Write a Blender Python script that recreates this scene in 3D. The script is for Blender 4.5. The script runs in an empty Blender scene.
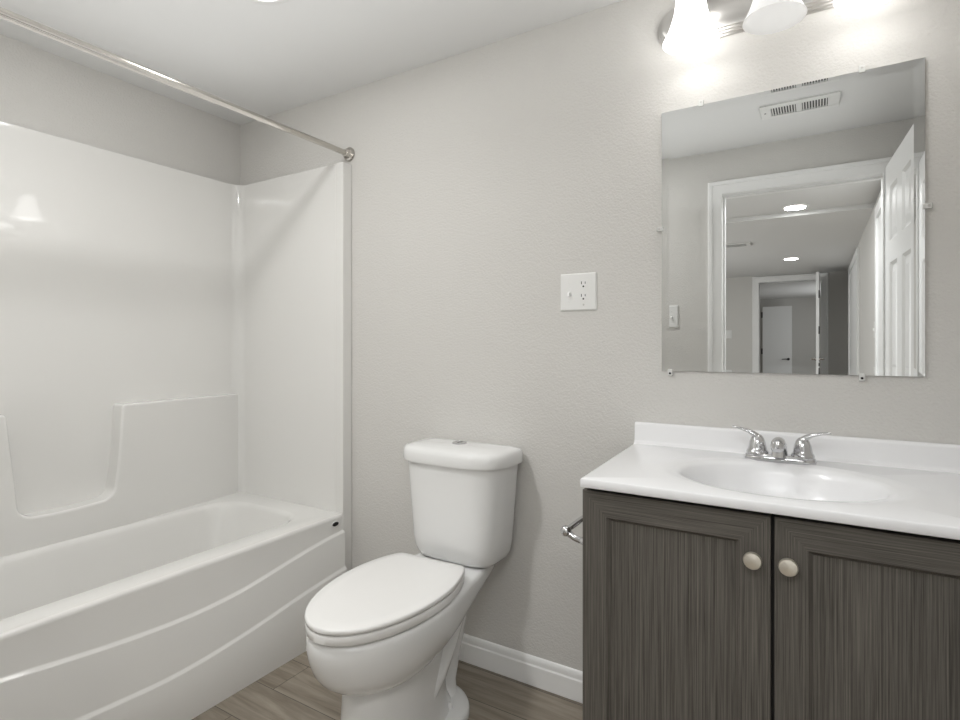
import bpy, bmesh, math, random
from mathutils import Vector, Matrix
random.seed(7)
SC = bpy.context.scene
COL = SC.collection

# ------------------------------------------------------------------ camera, world, lights, exposure
H = 1.149          # camera height
D = 1.70           # back wall
CEIL = 2.217
YAW = math.radians(31.317)
cam_data = bpy.data.cameras.new('camera')
cam = bpy.data.objects.new('camera', cam_data)
COL.objects.link(cam)
cam.location = (0, 0, H)
cam.rotation_euler = (math.radians(90), 0, YAW)
cam_data.sensor_fit = 'HORIZONTAL'
cam_data.sensor_width = 36.0
cam_data.lens = 554.84 / 960 * 36.0
cam_data.shift_y = -(360 - 344.9) / 960
cam_data.clip_start = 0.02
SC.camera = cam

world = bpy.data.worlds.new('world')
SC.world = world
world.use_nodes = True
world.node_tree.nodes['Background'].inputs[0].default_value = (0.9, 0.95, 1.0, 1)
world.node_tree.nodes['Background'].inputs[1].default_value = 0.2

SC.view_settings.view_transform = 'Standard'
SC.view_settings.look = 'None'
SC.view_settings.gamma = 1.0
SC.view_settings.use_curve_mapping = False
SC.view_settings.exposure = 0.06

P_HALL = 36.0       # added fill light in the hall outside the door
P_DOOR = 28.0       # added fill under the hall ceiling, just outside the doorway
P_BOUNCE = 3.6      # added fill turned up to bounce off the bathroom ceiling
P_BATH = 1.2       # recessed ceiling light over the tub
P_BATH_FILL = 11.0  # added unseen recessed fill light, tub end nearer the door
P_CAN = 2.0         # hall recessed lights
E_SHADE = 4.4       # lit glass shade
P_BULB = 0.1        # lit bulb


def area_light(name, loc, rot, sx, sy, power, color=(1, 1, 1), shape='RECTANGLE', spread=180):
    l = bpy.data.lights.new(name, 'AREA')
    l.shape = shape
    l.size = sx
    if shape in ('RECTANGLE', 'ELLIPSE'):
        l.size_y = sy
    l.energy = power
    l.color = color
    l.spread = math.radians(spread)
    o = bpy.data.objects.new(name, l)
    o.location = loc
    o.rotation_euler = rot
    COL.objects.link(o)
    return o


# unseen fill lights for hall and bathroom
area_light('hall_fill', (-2.65, -3.0, 1.3), (math.radians(90), 0, math.radians(-90)), 3.0, 1.4, P_HALL, (0.975, 0.99, 1.0))  # unseen light added to brighten the hall from its left side
area_light('ceiling_bounce_fill', (-0.95, 0.80, 1.88), (math.radians(180), 0, 0), 2.3, 1.2, P_BOUNCE, (0.975, 0.99, 1.0))  # unseen up-facing fill, added for soft light off the ceiling
area_light('hall_ceiling_fill', (-0.05, -0.45, 2.205), (0, 0, 0), 1.3, 0.6, P_DOOR, (0.975, 0.99, 1.0))  # unseen fill, added to light the bathroom through the doorway
area_light('far_room_fill', (0.6, -8.2, 1.3), (math.radians(90), 0, math.radians(90)), 2.0, 1.4, P_HALL * 0.5, (0.975, 0.99, 1.0))  # unseen area light brightening the far room

# ------------------------------------------------------------------ materials


def srgb(r, g, b):
    def f(c):
        c /= 255
        return c / 12.92 if c <= 0.04045 else ((c + 0.055) / 1.055) ** 2.4
    return (f(r), f(g), f(b), 1)


def mat(name, color, rough=0.5, metal=0.0, spec=0.5, bump=None, coat=0.0):
    m = bpy.data.materials.new(name)
    m.use_nodes = True
    nt = m.node_tree
    b = nt.nodes['Principled BSDF']
    b.inputs['Base Color'].default_value = color
    b.inputs['Roughness'].default_value = rough
    b.inputs['Metallic'].default_value = metal
    b.inputs['Specular IOR Level'].default_value = spec
    if coat:
        b.inputs['Coat Weight'].default_value = coat
        b.inputs['Coat Roughness'].default_value = 0.03
    if bump:
        scale, strength, dist = bump
        tc = nt.nodes.new('ShaderNodeTexCoord')
        n = nt.nodes.new('ShaderNodeTexNoise')
        n.inputs['Scale'].default_value = scale
        n.inputs['Detail'].default_value = 3
        bp = nt.nodes.new('ShaderNodeBump')
        bp.inputs['Strength'].default_value = strength
        bp.inputs['Distance'].default_value = dist
        nt.links.new(tc.outputs['Object'], n.inputs['Vector'])
        nt.links.new(n.outputs['Fac'], bp.inputs['Height'])
        nt.links.new(bp.outputs['Normal'], b.inputs['Normal'])
    return m


def emit(name, color, strength):
    m = bpy.data.materials.new(name)
    m.use_nodes = True
    nt = m.node_tree
    nt.nodes.clear()
    e = nt.nodes.new('ShaderNodeEmission')
    e.inputs[0].default_value = color
    e.inputs[1].default_value = strength
    o = nt.nodes.new('ShaderNodeOutputMaterial')
    nt.links.new(e.outputs[0], o.inputs[0])
    return m


def shade_mat(name, strength):
    """frosted opal glass; glows by the given emission strength"""
    m = bpy.data.materials.new(name)
    m.use_nodes = True
    nt = m.node_tree
    b = nt.nodes['Principled BSDF']
    b.inputs['Base Color'].default_value = (0.86, 0.86, 0.85, 1)
    b.inputs['Roughness'].default_value = 0.25
    if strength:
        b.inputs['Emission Color'].default_value = (1.0, 0.985, 0.965, 1)
        b.inputs['Emission Strength'].default_value = strength
    return m


def streak(name, dark, light, axis_scale, rough=0.45, contrast=(0.34, 0.70)):
    """fine wood grain: noise stretched along one axis"""
    m = bpy.data.materials.new(name)
    m.use_nodes = True
    nt = m.node_tree
    b = nt.nodes['Principled BSDF']
    b.inputs['Roughness'].default_value = rough
    b.inputs['Specular IOR Level'].default_value = 0.35
    tc = nt.nodes.new('ShaderNodeTexCoord')
    mp = nt.nodes.new('ShaderNodeMapping')
    mp.inputs['Scale'].default_value = axis_scale
    n = nt.nodes.new('ShaderNodeTexNoise')
    n.inputs['Scale'].default_value = 1.0
    n.inputs['Detail'].default_value = 6
    n.inputs['Roughness'].default_value = 0.7
    r = nt.nodes.new('ShaderNodeValToRGB')
    r.color_ramp.elements[0].position = contrast[0]
    r.color_ramp.elements[0].color = dark
    r.color_ramp.elements[1].position = contrast[1]
    r.color_ramp.elements[1].color = light
    nt.links.new(tc.outputs['Object'], mp.inputs['Vector'])
    nt.links.new(mp.outputs[0], n.inputs['Vector'])
    nt.links.new(n.outputs['Fac'], r.inputs[0])
    nt.links.new(r.outputs[0], b.inputs['Base Color'])
    return m


def plank_mat():
    m = bpy.data.materials.new('vinyl_plank')
    m.use_nodes = True
    nt = m.node_tree
    b = nt.nodes['Principled BSDF']
    b.inputs['Roughness'].default_value = 0.42
    b.inputs['Specular IOR Level'].default_value = 0.4
    tc = nt.nodes.new('ShaderNodeTexCoord')
    br = nt.nodes.new('ShaderNodeTexBrick')
    br.offset = 0.37
    br.inputs['Scale'].default_value = 1.0
    br.inputs['Brick Width'].default_value = 1.22
    br.inputs['Row Height'].default_value = 0.152
    br.inputs['Mortar Size'].default_value = 0.0012
    br.inputs['Mortar Smooth'].default_value = 0.2
    br.inputs['Bias'].default_value = 0.0
    br.inputs['Color1'].default_value = (0.0, 0.0, 0.0, 1)
    br.inputs['Color2'].default_value = (1, 1, 1, 1)
    br.inputs['Mortar'].default_value = (0.5, 0.5, 0.5, 1)
    nt.links.new(tc.outputs['Object'], br.inputs['Vector'])
    mp = nt.nodes.new('ShaderNodeMapping')
    mp.inputs['Scale'].default_value = (2.2, 26, 1)
    nt.links.new(tc.outputs['Object'], mp.inputs['Vector'])
    # shift the grain from plank to plank
    add = nt.nodes.new('ShaderNodeVectorMath')
    add.operation = 'MULTIPLY_ADD'
    add.inputs[1].default_value = (7, 3, 0)
    nt.links.new(br.outputs['Color'], add.inputs[0])
    nt.links.new(mp.outputs[0], add.inputs[2])
    n = nt.nodes.new('ShaderNodeTexNoise')
    n.inputs['Scale'].default_value = 1.0
    n.inputs['Detail'].default_value = 7
    n.inputs['Roughness'].default_value = 0.65
    n.inputs['Distortion'].default_value = 0.6
    nt.links.new(add.outputs[0], n.inputs['Vector'])
    r = nt.nodes.new('ShaderNodeValToRGB')
    r.color_ramp.elements[0].position = 0.28
    r.color_ramp.elements[0].color = srgb(*FLOOR_DARK)
    r.color_ramp.elements[1].position = 0.75
    r.color_ramp.elements[1].color = srgb(*FLOOR_LIGHT)
    nt.links.new(n.outputs['Fac'], r.inputs[0])
    tint = nt.nodes.new('ShaderNodeMapRange')
    tint.inputs['To Min'].default_value = 0.80
    tint.inputs['To Max'].default_value = 1.14
    nt.links.new(br.outputs['Color'], tint.inputs['Value'])
    mul = nt.nodes.new('ShaderNodeVectorMath')
    mul.operation = 'SCALE'
    nt.links.new(r.outputs[0], mul.inputs[0])
    nt.links.new(tint.outputs[0], mul.inputs['Scale'])
    seam = nt.nodes.new('ShaderNodeMix')
    seam.data_type = 'RGBA'
    seam.inputs['B'].default_value = srgb(70, 64, 57)
    nt.links.new(br.outputs['Fac'], seam.inputs['Factor'])
    nt.links.new(mul.outputs[0], seam.inputs['A'])
    nt.links.new(seam.outputs['Result'], b.inputs['Base Color'])
    bp = nt.nodes.new('ShaderNodeBump')
    bp.inputs['Strength'].default_value = 0.15
    bp.inputs['Distance'].default_value = 0.002
    nt.links.new(n.outputs['Fac'], bp.inputs['Height'])
    nt.links.new(bp.outputs[0], b.inputs['Normal'])
    return m


FLOOR_DARK = (112, 102, 90)
FLOOR_LIGHT = (176, 166, 151)
M_WALL = mat('wall_paint', srgb(216, 214, 210), 0.6, spec=0.3, bump=(170, 0.55, 0.004))
M_CEIL = mat('ceiling_paint', srgb(232, 232, 231), 0.8, spec=0.2)
M_TRIM = mat('white_trim_paint', srgb(247, 247, 246), 0.3)
M_FLOOR = plank_mat()
M_ACRYL = mat('white_acrylic', srgb(233, 232, 229), 0.045, spec=0.5)
M_PORC = mat('white_porcelain', srgb(238, 238, 237), 0.06, spec=0.6)
M_SEAT = mat('white_seat_plastic', srgb(240, 239, 237), 0.22)
M_MARBLE = mat('white_cultured_marble', srgb(242, 242, 243), 0.22)
M_CHROME = mat('chrome', (0.62, 0.62, 0.63, 1), 0.06, 1.0)
M_NICKEL = mat('brushed_nickel', srgb(197, 193, 187), 0.18, 1.0)
M_STEEL = mat('brushed_steel', srgb(205, 203, 200), 0.3, 1.0)
M_KNOB = mat('satin_nickel_knob', srgb(222, 216, 204), 0.38, 0.85)
M_MIRROR = mat('mirror_silver', (0.80, 0.81, 0.805, 1), 0.0, 1.0)
M_PLASTIC = mat('white_plastic', srgb(236, 236, 234), 0.3)
M_CLIP = mat('clear_clip_plastic', srgb(225, 225, 222), 0.15)
M_DARK = mat('dark_slot', srgb(25, 24, 23), 0.7)
M_VENT_SHADOW = mat('vent_shadow_grey', srgb(92, 92, 91), 0.7)  # grey for the shade behind the vent louvres
M_BLACK = mat('black_metal', srgb(28, 27, 27), 0.45)
M_BADGE = mat('badge_black', srgb(18, 18, 20), 0.3)
GRAIN_D, GRAIN_L = srgb(58, 55, 51), srgb(118, 113, 106)
M_WOODV = streak('grey_wood_vertical', GRAIN_D, GRAIN_L, (420, 420, 4))
M_WOODH = streak('grey_wood_horizontal', GRAIN_D, GRAIN_L, (4, 420, 420))
M_CARCASS = mat('dark_cabinet_edge', srgb(44, 42, 40), 0.6)
M_LIT = shade_mat('opal_glass_lit', E_SHADE)
M_DIM = shade_mat('opal_glass_dim', 0.28)  # faint glow put into the middle shade; its bulb is off
M_LENS = emit('lamp_lens', (1, 0.98, 0.95, 1), 6.0)
M_BULB = emit('bulb_glow', (1, 0.98, 0.95, 1), 4.0)
M_BULB_OFF = mat('bulb_glass', (0.85, 0.85, 0.83, 1), 0.2)

# ------------------------------------------------------------------ mesh helpers


class MB:
    def __init__(self):
        self.bm = bmesh.new()

    def face(self, vs, mi=0):
        try:
            f = self.bm.faces.new(vs)
            f.material_index = mi
            return f
        except ValueError:
            return None

    def box(self, x0, x1, y0, y1, z0, z1, mi=0):
        c = [(x0, y0, z0), (x1, y0, z0), (x1, y1, z0), (x0, y1, z0), (x0, y0, z1), (x1, y0, z1), (x1, y1, z1), (x0, y1, z1)]
        v = [self.bm.verts.new(p) for p in c]
        for q in ((0, 3, 2, 1), (4, 5, 6, 7), (0, 1, 5, 4), (1, 2, 6, 5), (2, 3, 7, 6), (3, 0, 4, 7)):
            self.face([v[i] for i in q], mi)
        return self

    def loft(self, rings, cap0=True, cap1=True, closed=True, mi=0):
        R = [[self.bm.verts.new(p) for p in r] for r in rings]
        n = len(R[0])
        for a, b in zip(R, R[1:]):
            for i in range(n if closed else n - 1):
                j = (i + 1) % n
                self.face((a[i], a[j], b[j], b[i]), mi)
        if cap0:
            self.face(list(reversed(R[0])), mi)
        if cap1:
            self.face(R[-1], mi)
        return self

    def prism(self, poly, axis, a, b, mi=0):
        """poly of 2D points extruded along axis between a and b"""
        def P(p, t):
            if axis == 'x':
                return (t, p[0], p[1])
            if axis == 'y':
                return (p[0], t, p[1])
            return (p[0], p[1], t)
        return self.loft([[P(p, a) for p in poly], [P(p, b) for p in poly]], mi=mi)

    def lathe(self, prof, origin, axis=(0, 0, 1), n=32, cap0=True, cap1=True, sx=1.0, sy=1.0, mi=0):
        """prof: (radius, distance along axis)"""
        q = Vector((0, 0, 1)).rotation_difference(Vector(axis).normalized())
        o = Vector(origin)
        rings = []
        for r, t in prof:
            r = max(r, 1e-5)
            rings.append([o + q @ Vector((r * sx * math.cos(2 * math.pi * i / n), r * sy * math.sin(2 * math.pi * i / n), t)) for i in range(n)])
        return self.loft(rings, cap0, cap1, mi=mi)

    def tube(self, pts, radii, n=16, mi=0):
        pts = [Vector(p) for p in pts]
        if not isinstance(radii, (list, tuple)):
            radii = [radii] * len(pts)
        rings = []
        up = None
        for i, p in enumerate(pts):
            d = (pts[min(i + 1, len(pts) - 1)] - pts[max(i - 1, 0)]).normalized()
            if up is None:
                up = Vector((0, 0, 1)) if abs(d.z) < 0.9 else Vector((0, 1, 0))
            s = d.cross(up).normalized()
            up = s.cross(d).normalized()
            rings.append([p + (s * math.cos(2 * math.pi * k / n) + up * math.sin(2 * math.pi * k / n)) * radii[i] for k in range(n)])
        return self.loft(rings, mi=mi)

    def build(self, name, mats, parent=None, bevel=0, seg=3, angle=35, label=None, limit=30):
        bmesh.ops.remove_doubles(self.bm, verts=self.bm.verts, dist=1e-6)
        bmesh.ops.recalc_face_normals(self.bm, faces=self.bm.faces)
        me = bpy.data.meshes.new(name)
        o = bpy.data.objects.new(name, me)
        COL.objects.link(o)
        if parent:
            off = Vector((0, 0, 0))
            p = parent
            while p:
                off += p.location
                p = p.parent
            o.parent = parent
        else:
            xs = [v.co for v in self.bm.verts]
            off = Vector(((min(c.x for c in xs) + max(c.x for c in xs)) / 2, (min(c.y for c in xs) + max(c.y for c in xs)) / 2, min(c.z for c in xs)))
            o.location = off
        for v in self.bm.verts:
            v.co -= off
        self.bm.to_mesh(me)
        self.bm.free()
        for m in (mats if isinstance(mats, (list, tuple)) else [mats]):
            me.materials.append(m)
        for p in me.polygons:
            p.use_smooth = True
        me.set_sharp_from_angle(angle=math.radians(angle))
        if bevel:
            md = o.modifiers.new('bevel', 'BEVEL')
            md.width = bevel
            md.segments = seg
            md.limit_method = 'ANGLE'
            md.angle_limit = math.radians(limit)
            md.harden_normals = True
        if label:
            o['label'] = label
        return o


def thing(name, label, cat, loc, group=None):
    o = bpy.data.objects.new(name, None)
    COL.objects.link(o)
    o.location = loc
    o.empty_display_size = 0.05
    tag(o, label, cat, group)
    return o


def tag(o, label, cat, group=None):
    o['label'] = label
    o['category'] = cat
    if group:
        o['group'] = group
    return o


def struct(o, label=None, cat='structure'):
    o['kind'] = 'structure'
    if label:
        o['label'] = label
        o['category'] = cat
    return o


def rrect_ray(hx0, hx1, hy0, hy1, r, th):
    """distance from (0,0) to the rounded rectangle boundary in direction th"""
    c, s = math.cos(th), math.sin(th)
    hx = hx1 if c >= 0 else hx0
    hy = hy1 if s >= 0 else hy0
    ax, ay = abs(c), abs(s)

    def inside(t):
        x, y = ax * t, ay * t
        if x > hx or y > hy:
            return False
        if r > 0 and x > hx - r and y > hy - r:
            return (x - hx + r) ** 2 + (y - hy + r) ** 2 <= r * r
        return True
    lo, hi = 0.0, 5.0
    for _ in range(50):
        m = (lo + hi) / 2
        if inside(m):
            lo = m
        else:
            hi = m
    return lo


def interp(pts, x):
    """smooth interpolation (Catmull-Rom on sorted points)"""
    if x <= pts[0][0]:
        return pts[0][1]
    if x >= pts[-1][0]:
        return pts[-1][1]
    for i in range(len(pts) - 1):
        x0, y0 = pts[i]
        x1, y1 = pts[i + 1]
        if x0 <= x <= x1:
            m0 = (y1 - pts[i - 1][1]) / (x1 - pts[i - 1][0]) if i > 0 else (y1 - y0) / (x1 - x0)
            m1 = (pts[i + 2][1] - y0) / (pts[i + 2][0] - x0) if i + 2 < len(pts) else (y1 - y0) / (x1 - x0)
            h = x1 - x0
            t = (x - x0) / h
            return (2 * t ** 3 - 3 * t * t + 1) * y0 + (t ** 3 - 2 * t * t + t) * h * m0 + (-2 * t ** 3 + 3 * t * t) * y1 + (t ** 3 - t * t) * h * m1
    return pts[-1][1]


# ------------------------------------------------------------------ room shell
XL, XR = -2.398, 0.40            # bathroom side walls
YF = 0.09                        # bathroom face of the front (door) wall
YH = -0.03                       # hall face of the front wall
DX0, DX1, DZ = -0.452, 0.272, 1.979   # door opening
HXR, HXL, HY = 0.36, -2.7, -5.90  # hall
FX0, FX1, FZ = -0.755, 0.045, 2.085    # doorway at the end of the hall
RY = -10.2                       # back of the room beyond

struct(MB().box(-2.95, 0.75, RY - 0.1, D + 0.1, -0.06, 0).build('floor', M_FLOOR))
struct(MB().box(XL - 0.1, XR + 0.1, YF, D + 0.1, CEIL, CEIL + 0.06).build('ceiling', M_CEIL))
struct(MB().box(-2.95, 0.75, -1.72, YF, CEIL, CEIL + 0.06).box(-2.95, 0.75, HY - 0.12, -1.72, CEIL - 0.035, CEIL + 0.06)
       .box(-2.95, 0.75, RY - 0.1, HY - 0.12, CEIL - 0.07, CEIL + 0.06).build('ceiling_hall', M_CEIL))
struct(MB().box(XL - 0.1, XR + 0.1, D, D + 0.1, 0, CEIL).build('wall_back', M_WALL))
struct(MB().box(XL - 0.1, XL, YF, D, 0, CEIL).build('wall_left', M_WALL))
struct(MB().box(XR, XR + 0.1, YF, D, 0, CEIL).build('wall_right', M_WALL))
wf = MB()
wf.box(-2.8, DX0 - 0.018, YH, YF, 0, CEIL).box(DX1 + 0.018, 0.55, YH, YF, 0, CEIL).box(DX0 - 0.018, DX1 + 0.018, YH, YF, DZ + 0.018, CEIL)
struct(wf.build('wall_front', M_WALL))
struct(MB().box(HXR, HXR + 0.1, HY, YH, 0, CEIL - 0.035).build('wall_hall_right', M_WALL))
struct(MB().box(HXL - 0.1, HXL, RY, YH, 0, CEIL - 0.07).build('wall_hall_left', M_WALL))
wf = MB()
wf.box(HXL, FX0, HY - 0.12, HY, 0, CEIL - 0.035).box(FX1, HXR + 0.1, HY - 0.12, HY, 0, CEIL - 0.035).box(FX0, FX1, HY - 0.12, HY, FZ, CEIL - 0.035)
struct(wf.build('wall_hall_end', M_WALL))
struct(MB().box(HXL, 0.75, RY - 0.1, RY, 0, CEIL - 0.07).build('wall_far_room_back', M_WALL))
struct(MB().box(0.65, 0.75, RY, HY - 0.12, 0, CEIL - 0.07).build('wall_far_room_right', M_WALL))

# baseboard along the back wall with an eased top
bb = [(D, 0), (D - 0.012, 0), (D - 0.012, 0.066), (D - 0.0085, 0.071), (D - 0.0085, 0.084), (D - 0.006, 0.092), (D - 0.003, 0.0955), (D, 0.097)]
struct(MB().prism(bb, 'x', -1.655, -0.456).build('baseboard_back', M_TRIM, bevel=0.0012, seg=2))
struct(MB().prism([(YF - 0 + 2 * 0 + (D - p[0]), p[1]) for p in bb], 'x', -1.62, DX0 - 0.09).build('baseboard_front', M_TRIM, bevel=0.0012, seg=2))


def casing(name, x0, x1, z1, y, out, w=0.075, t=0.016, jamb=None):
    """door casing round an opening x0..x1 up to z1 on the wall face y; out = +1 towards +y"""
    b = MB()
    rings = []
    for d, h in ((-0.004, 0.0), (-0.004, t * 0.6), (0.0, t * 0.75), (w - 0.024, t), (w - 0.020, t + 0.005), (w - 0.004, t + 0.005), (w, t + 0.002), (w, 0.0)):
        yy = y + out * h
        rings.append([(x0 - d, yy, 0), (x0 - d, yy, z1 + d), (x1 + d, yy, z1 + d), (x1 + d, yy, 0)])
    b.loft(rings, cap0=False, cap1=False, closed=False)
    if jamb:
        ya, yb = jamb
        b.box(x0 - 0.016, x0, ya, yb, 0, z1)
        b.box(x1, x1 + 0.016, ya, yb, 0, z1)
        b.box(x0 - 0.016, x1 + 0.016, ya, yb, z1, z1 + 0.016)
        m = (ya + yb) / 2
        b.box(x0, x0 + 0.011, m - 0.03, m + 0.0, 0, z1)
        b.box(x0 + 0.011, x1 - 0.011, m - 0.03, m + 0.0, z1 - 0.011, z1)
    return struct(b.build(name, M_TRIM, angle=8))


casing('trim_1', DX0, DX1, DZ, YF, 1, w=0.067, jamb=(YH, YF))
casing('trim_2', FX0, FX1, FZ, HY, 1, w=0.085, jamb=(HY - 0.12, HY))


# ------------------------------------------------------------------ panelled doors
def door_leaf(name, w, h, t=0.035, panels=True):
    """six-panel leaf in local space: hinge edge at x=0, thickness along y, returned as an Empty with parts"""
    root = bpy.data.objects.new(name, None)
    COL.objects.link(root)
    root['kind'] = 'structure'
    b = MB()
    st, mid = 0.105, 0.1
    pw = (w - 2 * st - mid) / 2
    cols = [(st, st + pw), (st + pw + mid, w - st)]
    rows = [(0.2, 0.86), (1.0, h - 0.47), (h - 0.37, h - 0.12)]
    xs = [0, cols[0][0], cols[0][1], cols[1][0], cols[1][1], w]
    zs = [0, rows[0][0], rows[0][1], rows[1][0], rows[1][1], rows[2][0], rows[2][1], h]
    for side in (0, 1):
        y = t if side else 0.0
        sg = -1 if side else 1
        for i in range(5):
            for j in range(7):
                x0, x1, z0, z1 = xs[i], xs[i + 1], zs[j], zs[j + 1]
                if panels and i in (1, 3) and j in (1, 3, 5):
                    prev = [b.bm.verts.new(p) for p in ((x0, y, z0), (x1, y, z0), (x1, y, z1), (x0, y, z1))]
                    for ins, dep in ((0.012, 0.010), (0.022, 0.010), (0.05, 0.003)):
                        cur = [b.bm.verts.new((px, y + sg * dep, pz)) for px, pz in ((x0 + ins, z0 + ins), (x1 - ins, z0 + ins), (x1 - ins, z1 - ins), (x0 + ins, z1 - ins))]
                        for k in range(4):
                            b.face((prev[k], prev[(k + 1) % 4], cur[(k + 1) % 4], cur[k]))
                        prev = cur
                    b.face(prev)
                else:
                    b.face([b.bm.verts.new(p) for p in ((x0, y, z0), (x1, y, z0), (x1, y, z1), (x0, y, z1))])
    for p in (((0, 0, 0), (w, 0, 0), (w, t, 0), (0, t, 0)), ((0, 0, h), (w, 0, h), (w, t, h), (0, t, h)), ((0, 0, 0), (0, t, 0), (0, t, h), (0, 0, h)), ((w, 0, 0), (w, t, 0), (w, t, h), (w, 0, h))):
        b.face([b.bm.verts.new(q) for q in p])
    b.build('door_panel', M_TRIM, root, angle=12)
    return root


def hinge(root, z, y, x=0.0):
    MB().lathe([(0.007, 0), (0.007, 0.09)], (x, y, z - 0.045), n=12).box(x - 0.002, x + 0.03, y - 0.003, y + 0.003, z - 0.045, z + 0.045).build('hinge', M_BLACK, root)


def lever(root, x, z, t, dirn=-1, m=None):
    for s, y in ((-1, 0.0), (1, t)):
        b = MB()
        b.lathe([(0.0, 0), (0.026, 0), (0.026, 0.008), (0.012, 0.012), (0.011, 0.045)], (x, y, z), (0, s, 0), n=20)
        b.tube([(x, y + s * 0.045, z), (x + dirn * 0.05, y + s * 0.048, z + 0.002), (x + dirn * 0.115, y + s * 0.045, z - 0.004)], [0.011, 0.009, 0.007], n=10)
        b.build('door_handle', m or M_BLACK, root)


# bathroom door, swung into the room along the right wall (seen only in the mirror)
d1 = door_leaf('door_1', 0.655, 1.985)
hinge(d1, 0.25, 0.0)
hinge(d1, 1.75, 0.0)
lever(d1, 0.60, 0.94, 0.035, m=M_NICKEL)
d1.location = (0.312, 0.112, 0.012)
d1.rotation_euler = (0, 0, math.radians(90 - 3.6))
# leaf at the end of the hall, swung towards the bathroom, seen edge-on
d2 = door_leaf('door_2', 0.78, 2.09)
for hz in (0.85, 1.33, 1.80):
    MB().box(0.77, 0.783, -0.007, 0.006, hz - 0.05, hz + 0.05).build('hinge', M_BLACK, d2)
lever(d2, 0.71, 0.95, 0.035, m=M_NICKEL)
d2.location = (0.03, HY + 0.03, 0.012)
d2.rotation_euler = (0, 0, math.radians(91.0))
# half-open leaf in the room beyond
d3 = door_leaf('door_3', 0.55, 1.95, panels=False)
for hz in (0.25, 1.0, 1.78):
    MB().box(-0.03, 0.0, -0.01, 0.02, hz - 0.06, hz + 0.06).build('hinge', M_BLACK, d3)
lever(d3, 0.49, 0.84, 0.035, m=M_BLACK)
d3.location = (-1.00, RY + 0.25, 0.012)
d3.rotation_euler = (0, 0, math.radians(8))


def side_door(n, y0, y1, z1):
    """closed white door with casing on the right wall of the hall"""
    b = MB()
    x = HXR
    w = 0.075
    b.box(x - 0.02, x, y0 - w, y0, 0, z1 + w).box(x - 0.02, x, y1, y1 + w, 0, z1 + w).box(x - 0.02, x, y0, y1, z1, z1 + w)
    b.box(x - 0.006, x, y0, y1, 0, z1)
    struct(b.build('door_%d' % n, M_TRIM, bevel=0.002, seg=2))


side_door(4, -1.28, -0.68, 2.02)
side_door(5, -5.2, -3.45, 2.06)

# ------------------------------------------------------------------ shower tub (one moulded unit)
ZR = 0.458


def bow(y):
    return -1.659 - 0.006 * (y - 1.0) ** 2


tub = thing('shower_tub', 'white glossy moulded bathtub with bowed apron and shower surround in the left alcove', 'bathtub', (-2.0, 0.9, 0.0))
CXT, CYT = -2.03, 0.90
Y0T, Y1T = 0.14, 1.66
angs = sorted(set([2 * math.pi * i / 160 for i in range(160)] + [math.atan2(b, a) % (2 * math.pi) for b in [Y0T - CYT + (Y1T - Y0T) * k / 40 for k in range(1, 40)] for a in (-1.672 - CXT,)] + [math.atan2(b, a) % (2 * math.pi) for a in (-1.672 - CXT, -2.34 - CXT) for b in (Y1T - CYT, Y0T - CYT)]))


def tring(x0, x1, y0, y1, r, z, bowed=False, zf=None):
    out = []
    for th in angs:
        t = rrect_ray(CXT - x0, x1 - CXT, CYT - y0, y1 - CYT, r, th)
        x, y = CXT + t * math.cos(th), CYT + t * math.sin(th)
        if bowed and abs(x - x1) < 1e-4:
            x = bow(y) - 0.013
        out.append((x, y, z))
    return out


rings = [tring(-2.34, -1.672, Y0T, Y1T, 0, ZR)]
for dx, dz in ((0.0, 0.0), (0.006, -0.002), (0.013, -0.008), (0.018, -0.018), (0.024, -0.05)):
    rings.append(tring(-2.262 + dx, -1.752 - dx, 0.24 + dx, 1.555 - dx, 0.13, ZR + dz))
for t in (0.15, 0.3, 0.5, 0.7, 0.85):
    rings.append(tring(-2.238 + 0.058 * t, -1.776 - 0.05 * t, 0.264 + 0.22 * t, 1.526 - 0.10 * t, 0.12, ZR - 0.05 - 0.28 * t))
for dx, dz in ((0.0, 0.0), (0.012, -0.03), (0.03, -0.045), (0.06, -0.05)):
    rings.append(tring(-2.180 + dx, -1.826 - dx, 0.484 + dx, 1.426 - dx, 0.10, ZR - 0.33 + dz))
MB().loft(rings, cap0=False, cap1=True).build('tub_basin', M_ACRYL, tub, angle=60)

L1 = [(0.12, 0.41), (0.53, 0.353), (0.8, 0.322), (1.0, 0.312), (1.17, 0.321), (1.32, 0.344), (1.45, 0.366), (1.56, 0.380), (1.69, 0.389)]
L2 = [(0.12, 0.235), (0.53, 0.185), (0.8, 0.162), (0.97, 0.157), (1.2, 0.178), (1.43, 0.213), (1.69, 0.245)]
ap = MB()
rows = []
NY = 90
for i in range(NY + 1):
    y = Y0T + (1.652 - Y0T) * i / NY
    x1 = bow(y)
    x3 = -1.640
    x2 = x1 + (x3 - x1) * 0.5
    z1, z2 = interp(L1, y), interp(L2, y)
    prof = [(x3 - 0.09, 0), (x3, 0), (x3, z2 - 0.006), (x3 - 0.002, z2 - 0.002), (x2 + 0.0022, z2 + 0.003), (x2, z2 + 0.008), (x2, z1 - 0.006), (x2 - 0.002, z1 - 0.002),
            (x1 + 0.0022, z1 + 0.003), (x1, z1 + 0.008), (x1, ZR - 0.014), (x1 - 0.002, ZR - 0.006), (x1 - 0.006, ZR - 0.0015), (x1 - 0.013, ZR), (x1 - 0.03, ZR - 0.0005), (x1 - 0.035, ZR - 0.03)]
    rows.append([(px, y, pz) for px, pz in prof])
ap.loft(rows, cap0=False, cap1=False, closed=False)
ap.build('apron', M_ACRYL, tub, angle=38)

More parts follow.
